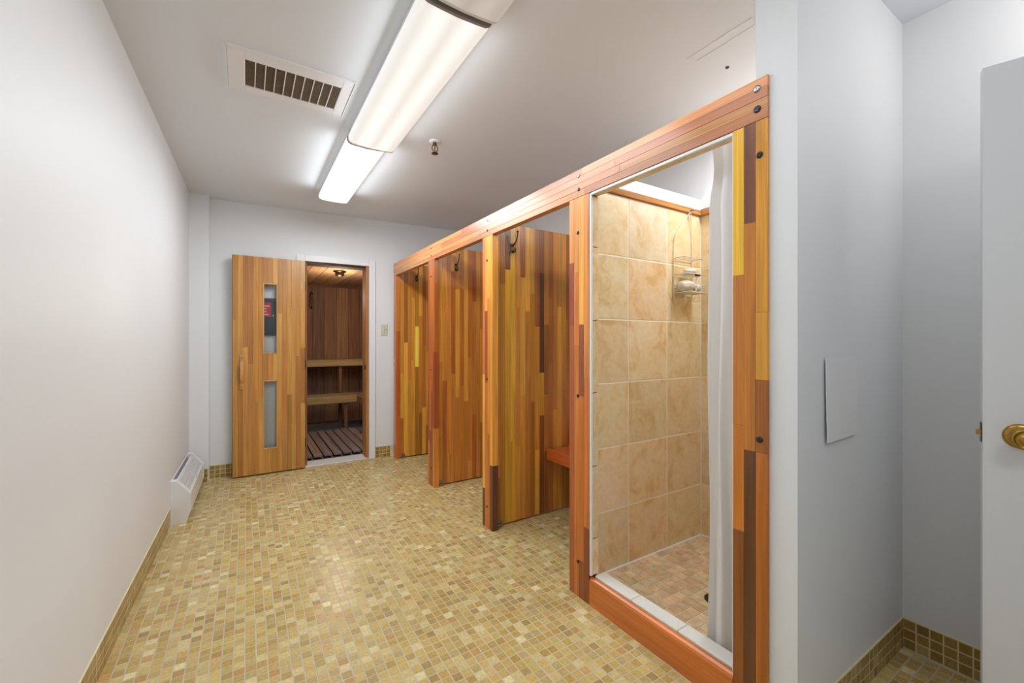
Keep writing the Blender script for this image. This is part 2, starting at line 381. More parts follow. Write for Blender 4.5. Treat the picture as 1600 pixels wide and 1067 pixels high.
skirting('baseboard_stub', 'dark tiled skirting under the blank wall plate', (2.225, .60, 0), (-1, 0, 0), (0, -1, 0), .855)
skirting('baseboard_alcove', 'dark tiled skirting beside the open white door', (2.225, .596, 0), (0, -1, 0), (-1, 0, 0), 1.04, as_parts=lambda a: a < .35)

# ------------------------------------------------------------------ sauna
WD = [lin(*c) for c in [(154, 116, 84), (176, 132, 88), (132, 100, 78), (166, 122, 90), (120, 94, 78), (184, 142, 96), (150, 106, 74)]]
SX0, SX1, SY0, SY1, SZ = .12, 1.95, 4.66, 7.0, 2.08
sf = struct('floor', MB().box(SX0 - .1, SX1 + .1, 4.45, SY1 + .1, -.05, -.001), M_conc, 'bare grey concrete floor inside the sauna', 'floor')
sf.name = 'floor_sauna'
def plank_wall(name, label, box, horiz, lo, hi, fixed, t, sgn, z0, z1, pitch=.172, seed=1, cat='wall', full=None):
    root = struct(name, MB().box(*box), M_dark, label, cat)
    rr = random.Random(seed); a = lo
    while a < hi - .01:
        b = min(a + pitch, hi); c = rr.choice(WD); k = rr.uniform(.8, 1.2); c = tuple(q * k for q in c); j = rr.uniform(0, .002)
        if horiz == 'x':   # wall spanning x
            MB().box(a + .0015, b - .0015, min(fixed, fixed + sgn * (t + j)), max(fixed, fixed + sgn * (t + j)), z0, z1, .002).build('plank', M_dryz, root, tint=c)
        elif horiz == 'y':
            MB().box(min(fixed, fixed + sgn * (t + j)), max(fixed, fixed + sgn * (t + j)), a + .0015, b - .0015, z0, z1, .002).build('plank', M_dryz, root, tint=c)
        a = b
    return root
plank_wall('wall_sauna', 'dark brown vertical plank wall at the back of the sauna', (SX0 - .05, SX1 + .05, SY1, SY1 + .05, 0, SZ), 'x', SX0 + .03, SX1, SY1, .015, -1, 0, SZ, seed=4)
plank_wall('wall_sauna_right', 'plank side wall behind the return bench of the sauna', (SX1, SX1 + .05, SY0 - .02, SY1, 0, SZ), 'y', SY0 - .02, SY1, SX1, .015, -1, 0, SZ, seed=5)
plank_wall('wall_sauna_left', 'plank side wall of the sauna hidden by its door', (SX0 - .05, SX0, SY0 - .02, SY1, 0, SZ), 'y', SY0 - .02, SY1, SX0, .015, 1, 0, SZ, seed=6)
sc_ = struct('ceiling_sauna', MB().box(SX0 - .05, SX1 + .05, SY0 - .02, SY1 + .05, SZ + .015, SZ + .05), M_dark, 'low dark plank ceiling of the sauna', 'ceiling')
a = SX0; rr = random.Random(8)
while a < SX1:
    c = rr.choice(WD); MB().box(a + .002, min(a + .172, SX1) - .002, SY0 - .02, SY1, SZ, SZ + .016, .002).build('plank', M_dryy, sc_, tint=tuple(q * .95 for q in c)); a += .172
MB().box(SX0, SX1, SY1 - .035, SY1 - .015, SZ - .03, SZ, .002).build('moulding', M_dryx, sc_, tint=lin(120, 84, 60))
# sill of the doorway
struct('trim_2', MB().box(OPX0 + .001, OPX1 - .001, 4.505, 4.70, 0, .014, .003), M_marble, 'pale stone threshold of the sauna doorway', 'threshold')
# wooden door lining
jm = thing('trim_3', 'thin brown timber lining inside the sauna doorway', 'door lining', (0, 0, 0), kind='structure')
MB().box(OPX1 - .028, OPX1 - .0005, by(1.07) - .001, 4.67, .014, OPZ, .002).build('jamb', M_dryz, jm, tint=lin(176, 120, 70))
MB().box(OPX0 + .0005, OPX0 + .02, by(.5) + .002, 4.67, .014, OPZ, .002).build('jamb', M_dryz, jm, tint=lin(150, 100, 60))
MB().box(OPX0 + .02, OPX1 - .028, by(1.07) + .03, 4.67, OPZ - .022, OPZ - .0005, .002).build('header', M_dryx, jm, tint=lin(96, 66, 48))
MB().box(OPX1 - .036, OPX1 - .028, by(1.07) + .02, by(1.07) + .045, .93, .975, .001).build('strike_plate', M_bronze, jm)
# upper bench
ub_ = thing('sauna_bench', 'upper sauna bench of pale boards against the back wall', 'bench', (1.0, 6.5, 0), group='sauna benches')
def bench(root, x0, x1, y0, y1, z, seed, legs, along='x'):
    L = root.location; rr = random.Random(seed); n = 4
    B = lambda a, b, c, d, e, f, nm, m, t: MB().box(a - L.x, b - L.x, c - L.y, d - L.y, e, f, .004).build(nm, m, root, tint=t)
    if along == 'x':
        w = (y1 - y0 - .03) / n
        for i in range(n): B(x0, x1, y0 + .03 + i * w + .006, y0 + .03 + (i + 1) * w, z - .028, z, 'slat', M_dryx, tuple(q * rr.uniform(.9, 1.1) for q in lin(150, 128, 96)))
        B(x0, x1, y0, y0 + .03, z - .092, z + .002, 'front_rail', M_dryx, lin(172, 142, 92))
    else:
        w = (x1 - x0 - .03) / n
        for i in range(n): B(x0 + .03 + i * w + .006, x0 + .03 + (i + 1) * w, y0, y1, z - .028, z, 'slat', M_dryy, tuple(q * rr.uniform(.9, 1.1) for q in lin(140, 118, 96)))
        B(x0, x0 + .03, y0, y1, z - .092, z + .002, 'front_rail', M_dryy, lin(160, 122, 76))
    for (a, b, z0, z1) in legs: B(a - .022, a + .022, b - .022, b + .022, z0, z1, 'leg', M_dryz, lin(130, 92, 62))
bench(ub_, SX0 + .02, SX1 - .02, 6.50, SY1 - .018, .955, 2, [(1.16, 6.56, .0, .88)])
lb = thing('sauna_bench', 'lower sauna bench below the upper one', 'bench', (.8, 6.2, 0), group='sauna benches')
bench(lb, SX0 + .02, 1.30, 6.10, 6.49, .475, 3, [(1.16, 6.16, 0, .40)])
rb = thing('sauna_bench', 'lower return bench turning forward along the sauna side wall', 'bench', (1.5, 5.8, 0), group='sauna benches')
bench(rb, 1.302, SX1 - .02, 4.9, 6.49, .475, 4, [(1.80, 5.0, 0, .40), (1.36, 5.0, 0, .40)], 'y')
# floor ledge behind duckboard
tag(MB().box(SX0 + .02, 1.28, 6.55, 6.68, -.001, .05, .004).build('floor_batten', M_dryx, None, tint=lin(120, 96, 80)), 'low worn timber batten on the floor under the sauna benches', 'batten')
db = thing('duckboard', 'weathered grey-brown slatted duckboard on the sauna floor', 'duckboard', (.9, 5.4, 0))
x = .30; i = 0; rr = random.Random(21)
while x < 1.22:
    w = .082; c = rr.choice([lin(150, 124, 112), lin(128, 108, 100), lin(140, 112, 96), lin(118, 100, 92)])
    if not (.555 < x < .575): MB().box(x - .9, x + w - .9, 4.76 - 5.4, 6.06 - 5.4, .022, .044, .003).build('slat', M_dryy, db, tint=c)
    x += w + .014; i += 1
for yy in (4.95, 5.4, 5.85): MB().box(.30 - .9, 1.295 - .9, yy - 5.4 - .02, yy - 5.4 + .02, 0, .022, .002).build('batten', M_dryx, db, tint=lin(80, 62, 52))
# small ceiling lamp/heater guard in the sauna
sl = thing('sauna_lamp', 'small round lamp on the sauna ceiling', 'lamp', (.965, 5.49, SZ))
MB().lathe([(.075, 0), (.075, -.012), (.05, -.02)], (0, 0, 0)).build('base', M_bronze, sl)
MB().lathe([(.05, -.02), (.055, -.04), (.04, -.062), (.01, -.07)], (0, 0, 0)).build('glass_shade', M_bronze, sl)
pd = bpy.data.lights.new('sauna_lamp_bulb', 'POINT'); pd.energy = 17; pd.color = (1, .9, .78); pd.shadow_soft_size = .05
po = bpy.data.objects.new('sauna_lamp_bulb', pd); COL.objects.link(po); po.parent = sl; po.location = (0, 0, -.32)
# hanging bark / twig bundle on the back wall of the sauna (dark knotted thing at upper left)
hb = MB(); rr = random.Random(5)
pth = [(.82 + .012 * math.sin(k * 1.9), SY1 - .03 - .006 * (k % 2), 1.96 - k * .022) for k in range(12)]
hb.tube(pth, [.012 + .008 * (k % 2) for k in range(12)], 8)
tag(hb.build('hanging_chain', M_bronze), 'dark knotted chain hanging high on the sauna back wall', 'chain')

# casing round the sauna doorway
cs = thing('trim_1', 'white painted casing around the sauna doorway', 'door casing', BO, BA, kind='structure')
MB().box(bu(OPX1), bu(OPX1) + .062, -.016, 0, 0, OPZ + .062, .003).build('casing_leg', M_trim, cs)
MB().box(bu(.408), bu(OPX0), -.016, 0, 0, OPZ + .062, .003).build('casing_leg', M_trim, cs)
MB().box(bu(OPX0), bu(OPX1), -.016, 0, OPZ, OPZ + .062, .003).build('casing_head', M_trim, cs)

# ------------------------------------------------------------------ laminated timber
def lam(root, mat, x0, x1, y0, y1, z0, z1, across, along, w, pal, seed, L=(.35, 1.1), fixed=None, face=None, name='stave', holes=None):
    """staves side by side along `across`, random lengths running along `along`"""
    rr = random.Random(seed); lo = {'x': x0, 'y': y0, 'z': z0}; hi = {'x': x1, 'y': y1, 'z': z1}
    n = max(1, round((hi[across] - lo[across]) / w)); step = (hi[across] - lo[across]) / n
    for i in range(n):
        a, b = lo[across] + i * step, lo[across] + (i + 1) * step
        segs = []
        if fixed and i in fixed: segs = [(u0, u1, (c0 * 1.28, c1 * 1.40, c2)) for u0, u1, (c0, c1, c2) in fixed[i]]
        else:
            p = lo[along]; first = True
            while p < hi[along] - 1e-6:
                q = p + rr.uniform(*L) * (rr.uniform(.3, 1) if first else 1); first = False
                if hi[along] - q < L[0] * .5: q = hi[along]
                segs.append((p, q, tuple(k * rr.uniform(.94, 1.06) for k in rr.choice(pal)))); p = q
        for (p, q, c) in segs:
            spans = [(p, q)]
            for (ha, hb_, hp, hq) in (holes or []):
                if a + b > 2 * ha and a + b < 2 * hb_:
                    ns = []
                    for s0, s1 in spans:
                        if hq <= s0 or hp >= s1: ns.append((s0, s1))
                        else:
                            if hp > s0 + .002: ns.append((s0, hp))
                            if hq < s1 - .002: ns.append((hq, s1))
                    spans = ns
            for s0, s1 in spans:
                bb = {'x': [x0, x1], 'y': [y0, y1], 'z': [z0, z1]}; bb[across] = [a + .0002, b - .0002]; bb[along] = [s0 + .0002, s1 - .0002]
                d = rr.uniform(-.0004, .0004)
                if face: bb[face][0] += d
                MB().box(*bb['x'], *bb['y'], *bb['z'], .0007).build(name, mat, root, tint=tuple(c))
P_DIV = [tuple(q * w for q, w in zip(lin(*c), (1.3, 1.32, 1.0))) for c in [(186, 122, 56), (194, 130, 58), (178, 112, 52), (200, 138, 64), (168, 102, 50), (206, 146, 68), (180, 118, 58), (158, 94, 48), (190, 120, 58), (212, 154, 70), (150, 90, 46)]]
P_POST = [tuple(q * w for q, w in zip(lin(*c), (1.25, 1.38, 1.0))) for c in [(190, 106, 56), (176, 92, 48), (198, 118, 60), (168, 88, 46), (184, 98, 50), (150, 72, 46)]]
P_RAIL = [tuple(q * w for q, w in zip(lin(*c), (1.15, 1.25, 1.1))) for c in [(204, 132, 84), (196, 122, 76), (212, 142, 92), (200, 126, 82), (186, 112, 74)]]  # pinkish sheen of the gloss is put into these stave colours
P_DOOR = [tuple(q * w for q, w in zip(lin(*c), (1.12, 1.2, 1.1))) for c in [(190, 132, 66), (182, 122, 58), (196, 140, 74), (176, 116, 56), (186, 126, 60), (166, 108, 52), (192, 136, 70), (184, 128, 66)]]
PR = Vector((1.351, .678, 0)); PA = .00995        # front line of the stalls, slightly off the room axis
def pf(lx_, ly_, z=0): return (PR.x + lx_ * math.cos(PA) - ly_ * math.sin(PA), PR.y + lx_ * math.sin(PA) + ly_ * math.cos(PA), z)
def bolt(root, x, y, z, m=None, r=.0105):
    MB().lathe([(r, 0), (r * .95, .002), (r * .7, .0035), (r * .45, .0036), (.0001, .0028)], (x, y, z), (-1, 0, 0), 16).build('bolt_cap', m or M_capdark, root)
# posts (y from nearest to farthest)
POSTS = [(0, .109), (.789, .927), (1.679, 1.812), (2.645, 2.785), (3.668, 3.752)]
DZ = .055
Y1 = lin(214, 158, 52); O1 = lin(198, 130, 50); DK = lin(112, 62, 52); BR = lin(176, 104, 44); DB = lin(96, 54, 34); RB = lin(142, 80, 34)
def post(i, label, fixed=None, pal=P_POST, w=.034):
    y0, y1 = POSTS[i]; t = thing('timber_post', label, 'post', pf(0, y0), PA, 'posts of the changing stalls')
    lam(t, M_woodz, 0, DZ - .012 if i else .02, 0, y1 - y0, 0, 1.908, 'y', 'z', w, pal, 30 + i, (.35, .9), fixed, 'x')
    return t
t5 = post(0, 'wide striped post against the white wall end, nearest of the stall posts', {
    0: [(0, .874, lin(168, 92, 36)), (.874, 1.10, lin(150, 84, 36)), (1.10, 1.311, lin(196, 132, 52)), (1.311, 1.908, O1)],
    1: [(0, .874, DB), (.874, 1.596, BR), (1.596, 1.908, DK)],
    2: [(0, .61, lin(134, 74, 34)), (.61, .95, lin(190, 108, 42)), (.95, 1.434, BR), (1.434, 1.908, Y1)]}, w=.036)
for z, yy in ((1.80, .024), (.915, .024)): bolt(t5, 0, yy, z)
t4 = post(1, 'reddish post between the shower and the bench stall', {
    0: [(0, .35, lin(128, 62, 36)), (.35, 1.05, lin(192, 104, 52)), (1.05, 1.908, lin(204, 122, 66))],
    1: [(0, .18, lin(134, 68, 36)), (.18, .96, lin(182, 98, 46)), (.96, 1.3, lin(140, 70, 50)), (1.3, 1.908, lin(216, 150, 80))],
    2: [(0, 1.2, lin(186, 104, 50)), (1.2, 1.55, lin(196, 108, 56)), (1.55, 1.908, lin(206, 128, 70))],
    3: [(0, 1.30, lin(160, 82, 52)), (1.30, 1.6, lin(150, 72, 58)), (1.6, 1.908, lin(214, 136, 86))]})
for z in (1.74, .96, .17): bolt(t4, 0, .075, z, r=.009)
t3 = post(2, 'post with a dark lower corner between the bench stall and the middle stall', {
    0: [(0, .42, lin(96, 50, 34)), (.42, 1.908, lin(212, 138, 62))],
    1: [(0, .62, lin(180, 98, 44)), (.62, 1.5, lin(204, 120, 54)), (1.5, 1.908, lin(220, 150, 72))],
    2: [(0, .95, lin(184, 100, 48)), (.95, 1.42, lin(150, 74, 44)), (1.42, 1.908, lin(214, 140, 68))],
    3: [(0, .25, lin(88, 46, 32)), (.25, 1.0, lin(212, 150, 78)), (1.0, 1.908, lin(190, 104, 72))]})
for z in (1.75, .975, .14): bolt(t3, 0, .07, z, r=.008)
t2 = post(3, 'reddish post between the middle stall and the far stall')
for z in (1.77, .98, .15): bolt(t2, 0, .07, z, r=.007)
t1 = post(4, 'narrow end post beside the light switch, farthest of the stall posts', w=.042)
for z in (1.78, .98): bolt(t1, 0, .065, z, r=.007)
rail = thing('top_rail', 'long laminated rail, its pinkish sheen coloured in, running across the tops of the stall posts', 'rail', (PR.x, PR.y, 1.909), PA)
lam(rail, M_woody, 0, DZ - .012, 0, 3.752, 0, .131, 'z', 'y', .033, P_RAIL, 5, (.5, 1.3), None, 'x')
M_capsilver = metal('polished_bolt_cap', lin(150, 150, 152), .25)
for yy, r_ in ((.032, .0115), (.86, .009), (1.745, .008), (2.71, .007), (3.725, .006)):
    bolt(rail, 0, yy, .1, M_capsilver, r_); bolt(rail, 0, yy - .001, .036, M_capdark, r_)
# dividers
def divider(y0, y1, zt, label, seed, fixed=None):
    t = thing('stall_divider', label, 'partition', pf(DZ - .012, y0), PA, 'dividers of the changing stalls')
    lam(t, M_woodz, 0, 1.05, 0, y1 - y0, .012, zt, 'x', 'z', .0405, P_DIV, seed, (.4, 1.3), fixed, 'y')
    # little floor anchor at its front foot
    MB().box(.01, .05, -.014, -.0005, 0, .02, .002).box(.01, .05, -.004, -.0005, .02, .045, .001).build('floor_anchor', M_steel, t)
    return t
divider(1.722, 1.760, 2.005, 'tall striped wooden divider behind the bench, nearest of the stall dividers', 42, {
    1: [(.012, 1.6, lin(176, 116, 42)), (1.6, 2.005, lin(150, 92, 40))],
    2: [(.012, 1.7, lin(200, 140, 50)), (1.7, 2.005, lin(112, 64, 32))],
    3: [(.012, .55, lin(196, 134, 48)), (.55, 2.005, lin(204, 146, 56))],
    7: [(.012, .8, lin(160, 96, 36)), (.8, 1.55, lin(178, 112, 44)), (1.55, 2.005, lin(192, 134, 56))],
    9: [(.012, .7, lin(126, 68, 30)), (.7, 1.0, lin(190, 128, 46)), (1.0, 1.7, lin(92, 50, 34)), (1.7, 2.005, lin(124, 70, 36))]})
divider(2.668, 2.706, 2.025, 'striped wooden divider between the middle and far stalls', 51)
divider(3.672, 3.708, 2.035, 'striped wooden divider by the end wall, farthest of the stall dividers', 63, {
    4: [(.012, .95, lin(160, 104, 40)), (.95, 1.38, lin(226, 188, 88)), (1.38, 2.035, lin(170, 112, 44))]})
# hooks
def hook(x, y, z, label):
    t = thing('coat_hook', label, 'coat hook', (x, y, z), PA, 'hooks on the stall dividers')
    MB().prism([(-.012, -.035), (.012, -.035), (.016, .0), (.010, .028), (-.010, .028), (-.016, .0)], -.004, 0, 'y').build('back_plate', M_bronze, t)
    MB().tube([(0, -.003, .012), (0, -.02, .016), (0, -.045, .036), (0, -.062, .066), (0, -.064, .09)], [.0055, .005, .0045, .004, .004], 8).lathe([(.001, -.008), (.007, -.004), (.008, 0), (.006, .006), (.001, .008)], (0, -.064, .094)).build('upper_prong', M_bronze, t)
    MB().tube([(0, -.003, -.02), (0, -.016, -.036), (0, -.032, -.034), (0, -.036, -.02)], .0045, 8).lathe([(.001, -.006), (.006, -.002), (.006, .002), (.001, .006)], (0, -.036, -.016)).build('lower_prong', M_bronze, t)
    for zz in (.02, -.028): MB().lathe([(.0035, 0), (.003, .0015), (.0005, .002)], (0, -.004, zz), (0, -1, 0), 10).build('screw', M_brass, t)
q = pf(.18, 1.722); hook(q[0], q[1], 1.85, 'bronze double coat hook on the nearest divider')
q = pf(.21, 2.668); hook(q[0], q[1], 1.865, 'bronze double coat hook on the middle divider')
q = pf(.22, 3.672); hook(q[0], q[1], 1.895, 'bronze double coat hook on the far divider beside the end wall')
# bench in the near stall
bn = thing('stall_bench', 'reddish-brown wall bench in the stall next to the shower', 'bench', (2.1, 2.06, .38))
B = lambda x0, x1, y0, y1, z0, z1, nm, m, c: MB().box(x0 - 2.1, x1 - 2.1, y0 - 2.06, y1 - 2.06, z0 - .38, z1 - .38, .003).build(nm, m, bn, tint=c)
RC = lin(196, 98, 46)
B(1.79, 1.825, 1.725, 2.392, .39, .462, 'front_rail', M_woody, lin(206, 100, 46))
for i in range(5): B(1.829 + i * .123, 1.829 + i * .123 + .118, 1.725, 2.392, .437, .460, 'slat', M_woody, tuple(q * (1 + .06 * (i % 2)) for q in RC))
B(1.83, 2.44, 2.36, 2.392, .395, .437, 'cleat', M_dryx, lin(120, 60, 32)); B(1.83, 2.44, 1.725, 1.757, .395, .437, 'cleat', M_dryx, lin(120, 60, 32))

# ------------------------------------------------------------------ shower
sfl = struct('floor_shower', MB().box(1.36, XR, .72, 1.63, -.03, .002), M_grout_cream, 'beige mosaic shower floor with pale grout', 'floor')
sfl.name = 'floor_shower'
rr = random.Random(12); pt = MB().tile((0, 0, 0), (1, 0, 0), (0, 1, 0), (0, 0, 1), .0488, .0488, .003, .001).mesh('shower_floor_tile', M_stonefloor)
SP = [lin(*c) for c in [(222, 194, 156), (214, 188, 150), (228, 202, 164), (206, 180, 144), (218, 196, 162), (210, 178, 140)]]
sfr = MB()
for j in range(16, -1, -1):
    for i in range(19):
        c = tuple(q * rr.uniform(.95, 1.05) for q in rr.choice(SP))
        x_, y_ = 1.415 + i * .0525, .732 + j * .0525
        if math.hypot(x_ + .025 - 1.87, y_ + .025 - 1.17) < .05: continue
        if len(sfl.children) < 300: link('tile', pt, sfl, (x_, y_, .002), (rr.uniform(-.008, .008), rr.uniform(-.008, .008), 0), c)
        else: sfr.tile((x_, y_, .002), (1, 0, 0), (0, 1, 0), (0, 0, 1), .0488, .0488, .003, .001, c)
tag(sfr.build('small_tiles', M_stonefloor, sfl), kind='stuff')
dr = thing('shower_drain', 'round dark metal drain cover in the shower floor', 'drain', (1.87, 1.17, .004))
MB().lathe([(.052, 0), (.052, .003), (.046, .004), (.044, .002), (.001, .002)], (0, 0, 0), seg=28).build('rim', M_bronze, dr)
g_ = MB()
for k in range(-3, 4): g_.box(-math.sqrt(.042 ** 2 - (k * .012) ** 2), math.sqrt(.042 ** 2 - (k * .012) ** 2), k * .012 - .003, k * .012 + .003, .002, .004)
g_.build('grate', M_bronze, dr)
# wall tiles
ws = struct('wall_shower_tiling', MB().box(1.40, 2.424, 1.621, 1.6275, .003, 2.005).box(2.424, XR - .0005, .72, 1.6275, .003, 2.005).box(1.40, 2.424, .7205, .727, .003, 2.005), M_grout_cream, 'large cream marbled wall tiles lining the shower', 'tiling')
ZR = [.004, .326, .661, 1.001, 1.338, 1.678, 2.004]
STC = [lin(*c) for c in [(236, 218, 184), (230, 210, 174), (240, 222, 188), (228, 212, 180), (234, 214, 176)]]
rr = random.Random(33)
for k in range(6):
    z0, z1 = ZR[k] + .0042, ZR[k + 1] - .0042
    for a, b in ((1.402, 1.773), (1.773, 2.098), (2.098, 2.424)):
        MB().tile((a + .0042, 1.621, z0), (1, 0, 0), (0, 0, 1), (0, -1, 0), b - a - .0084, z1 - z0, .0016, .0008).build('tile', M_stone, ws, tint=tuple(q * rr.uniform(.96, 1.04) for q in rr.choice(STC)))
        MB().tile((a + .0042, .727, z0), (1, 0, 0), (0, 0, 1), (0, 1, 0), b - a - .0084, z1 - z0, .0016, .0008).build('tile', M_stone, ws, tint=rr.choice(STC))
    for a, b in ((.732, .97), (.97, 1.295), (1.295, 1.617)):
        MB().tile((2.424, a + .0042, z0), (0, 1, 0), (0, 0, 1), (-1, 0, 0), b - a - .0084, z1 - z0, .0016, .0008).build('tile', M_stone, ws, tint=tuple(q * rr.uniform(.96, 1.04) for q in rr.choice(STC)))
MB().box(1.41, 2.42, 1.611, 1.6205, .003, .010, .002).box(2.414, 2.4235, .74, 1.611, .003, .010, .002).build('sealant_bead', M_trim, ws)
# timber trim along the tile top
tt = thing('trim_4', 'narrow varnished timber moulding above the shower tiles', 'moulding', (0, 0, 0), kind='structure')
MB().box(1.46, 2.424, 1.606, 1.6275, 2.006, 2.040, .003).build('moulding', M_dryx, tt, tint=lin(176, 118, 56))
MB().box(2.40, 2.4495, .74, 1.606, 2.006, 2.046, .003).build('moulding', M_woody, tt, tint=lin(178, 120, 58))
# jamb and head linings of the opening, tiled
jl = thing('trim_5', 'cream tiled reveal round the shower opening', 'reveal', PR, PA, kind='structure')
MB().box(.044, .0495, .7825, .835, 0, 1.99).box(.044, .0495, .109, .782, 1.9065, 1.99).build('backing', M_grout_cream, jl)
for k in range(6):
    z0, z1 = max(ZR[k] - .02, .137) + .002, min(ZR[k + 1] - .02, 1.893) - .002
    MB().tile((.012, .7815, z0), (1, 0, 0), (0, 0, 1), (0, -1, 0), .038, z1 - z0, .004, .001).build('tile', M_stone, jl, tint=rr.choice(STC))
for k in range(3):
    MB().tile((.012, .112 + k * .2225, 1.905), (1, 0, 0), (0, 1, 0), (0, 0, -1), .038, .2195, .006, .001).build('tile', M_stone, jl, tint=rr.choice(STC))
MB().box(.002, .012, .776, .788, .137, 1.905, .001).box(.002, .012, .11, .776, 1.896, 1.907, .001).box(.002, .05, .109, .1125, .137, 1.896, .001).build('edge_strip', M_trim, jl)
# curb
cu = thing('shower_curb', 'reddish varnished timber step with white stone sill at the shower', 'curb', PR, PA)
MB().prism([(.0, .0), (.0, .112), (.004, .121), (.012, .126), (.024, .126), (.024, .0)], .1105, .7875, 'y').build('front_board', M_woody, cu, tint=lin(206, 116, 48))
for k, (a, b) in enumerate(((.1105, .335), (.3365, .56), (.5615, .7765))): MB().box(.025, .088, a, b, .112, .134, .003).build('sill_stone', M_marble, cu)
MB().box(.025, .07, .1105, .7875, .002, .112).build('core', M_conc, cu)
# curtain rod and curtain
rod = tag(MB().tube([(1.488, .732, 1.962), (1.488, 1.615, 1.962)], .011, 12).build('curtain_rod', M_trim), 'white rod hidden behind the shower header', 'curtain rod')
def curtain():
    m = MB(); nz, nu = 40, 64; vs = []
    for i in range(nz + 1):
        f = i / nz; z = 1.95 - f * 1.90
        top = max(0, 1 - f * 9)
        for j in range(nu + 1):
            u = j / nu
            w = .158 + .010 * f - .012 * math.sin(min(f * 9, 1) * math.pi) 
            yy = .780 + u * w + .004 * math.sin(f * 11 + u * 3)
            amp = .017 + .003 * math.sin(5 * f + 1)
            xx = 1.468 + amp * math.sin(u * math.pi * 2 * 2.6 + .5 * math.sin(f * 5)) + .004 * math.sin(u * 31 + f * 4) + top * .022
            vs.append((xx, yy, z))
    W_ = nu + 1
    m.add(vs, [(i * W_ + j, i * W_ + j + 1, (i + 1) * W_ + j + 1, (i + 1) * W_ + j) for i in range(nz) for j in range(nu)], None, True)
    o = m.build('shower_curtain', M_curtain); md = o.modifiers.new('s', 'SOLIDIFY'); md.thickness = .0012
    return tag(o, 'white cloth shower curtain gathered at the near side of the shower opening', 'curtain')
curtain()
# caddy
cx, cy = 2.228, 1.600
ca = thing('shower_caddy', 'white wire shower caddy hanging from a nail in the tiled corner', 'caddy', (cx, cy, 1.50))
w_ = MB(); R_ = .0022
T = lambda pts, r=R_: w_.tube([(a - cx, b - cy, c - 1.50) for a, b, c in pts], r, 6)
T([(2.150, 1.612, 1.475), (2.150, 1.612, 1.80), (2.165, 1.611, 1.86), (2.285, 1.604, 2.00), (2.292, 1.60, 2.018), (2.30, 1.604, 2.00), (2.322, 1.611, 1.86), (2.325, 1.612, 1.79), (2.325, 1.612, 1.475)], .0028)
w_.build('hanger_frame', M_wire, ca)
def basket(z, d, rail_, nm):
    global w_; w_ = MB()
    x0, x1, y0, y1 = 2.150, 2.325, 1.610, 1.610 - d
    T([(x0, y0, z), (x1, y0, z), (x1, y1, z), (x0, y1, z), (x0, y0, z)])
    if rail_: T([(x0, y0, z + rail_), (x1, y0, z + rail_), (x1, y1, z + rail_), (x0, y1, z + rail_), (x0, y0, z + rail_)])
    for k in range(8):
        xx = x0 + (x1 - x0) * (k + .5) / 8; T([(xx, y0, z)] + ([(xx, y1, z), (xx, y1, z + rail_)] if rail_ else [(xx, y1, z)]), .0016)
    w_.build(nm, M_wire, ca)
basket(1.715, .07, 0, 'upper_shelf'); basket(1.618, .085, 0, 'middle_shelf'); basket(1.508, .10, .045, 'basket')
w_ = MB()
for xx in (2.150, 2.245, 2.325): T([(xx, 1.612, 1.50), (xx, 1.612, 1.470), (xx, 1.59, 1.463), (xx, 1.55, 1.466), (xx, 1.535, 1.478)])
w_.build('lower_hooks', M_wire, ca)
tag(MB().lathe([(.004, 0), (.0035, .03), (.007, .031), (.006, .034), (.0005, .035)], (2.292, 1.606, 2.016), (0, -1, 0), 12).build('nail', M_steel), 'steel nail in the timber moulding that holds the caddy', 'nail')
tag(MB().lathe([(.001, 0), (.03, .002), (.036, .012), (.034, .022), (.022, .03), (.001, .032)], (2.235, 1.566, 1.6205)).build('soap_bar', M_bottle), 'off-white soap bar on the middle shelf of the caddy', 'soap')
bo = thing('shampoo_bottle', 'pale rounded bottle lying in the caddy basket', 'bottle', (2.20, 1.565, 1.513))
MB().lathe([(.001, -.055), (.026, -.05), (.032, -.03), (.033, .01), (.028, .035), (.012, .045)], (0, 0, .034), (1, -.25, .08)).build('body', M_bottle, bo)
MB().lathe([(.013, .046), (.013, .068), (.001, .069)], (0, 0, .034), (1, -.25, .08)).build('cap', M_trim, bo)
ra = thing('razor', 'white plastic razor leaning in the caddy', 'razor', (2.262, 1.545, 1.513))
MB().tube([(0, 0, .01), (.002, -.004, .06), (.0, -.01, .095)], [.006, .005, .006], 8).build('handle', M_trim, ra)
MB().box(-.02, .02, -.018, -.006, .092, .108, .003).build('head', M_capdark, ra)
tb = thing('sponge', 'pale mesh sponge ball at the right of the caddy basket', 'sponge', (2.297, 1.562, 1.515))
MB().lathe([(.001, 0), (.016, .004), (.026, .016), (.028, .030), (.022, .045), (.008, .053), (.001, .054)], (0, 0, 0), seg=20).build('puff', M_bottle, tb)

# ------------------------------------------------------------------ sauna door leaf
d1 = thing('door_1', 'orange-brown laminated sauna door standing open with two narrow glass panes', 'door', (0, 4.485, 0), kind='structure')
WN = [(.129, .247, 1.107, 1.755), (.129, .247, .232, .862)]
DX0, DX1, DT = -.104, .476, .036
def dlam(x0, x1, n, seed):
    lam(d1, M_woodz, x0, x1, 0, DT, .012, 1.992, 'x', 'z', (x1 - x0) / n, P_DOOR, seed, (.5, 1.5), None, 'y', holes=WN)
dlam(DX0, .129, 6, 2); dlam(.129, .247, 3, 8); dlam(.247, DX1, 6, 5)
for (a, b, c, d) in WN:
    f = MB(); w = .009
    f.box(a, b, -.004, DT, c, c + w, .001).box(a, b, -.004, DT, d - w, d, .001).box(a, a + w, -.004, DT, c + w, d - w, .001).box(b - w, b, -.004, DT, c + w, d - w, .001)
    fo = f.build('pane_frame', M_woodz, d1, tint=lin(206, 156, 92))
    MB().box(a + w, b - w, .016, .020, c + w, d - w).build('pane', M_glass, fo)
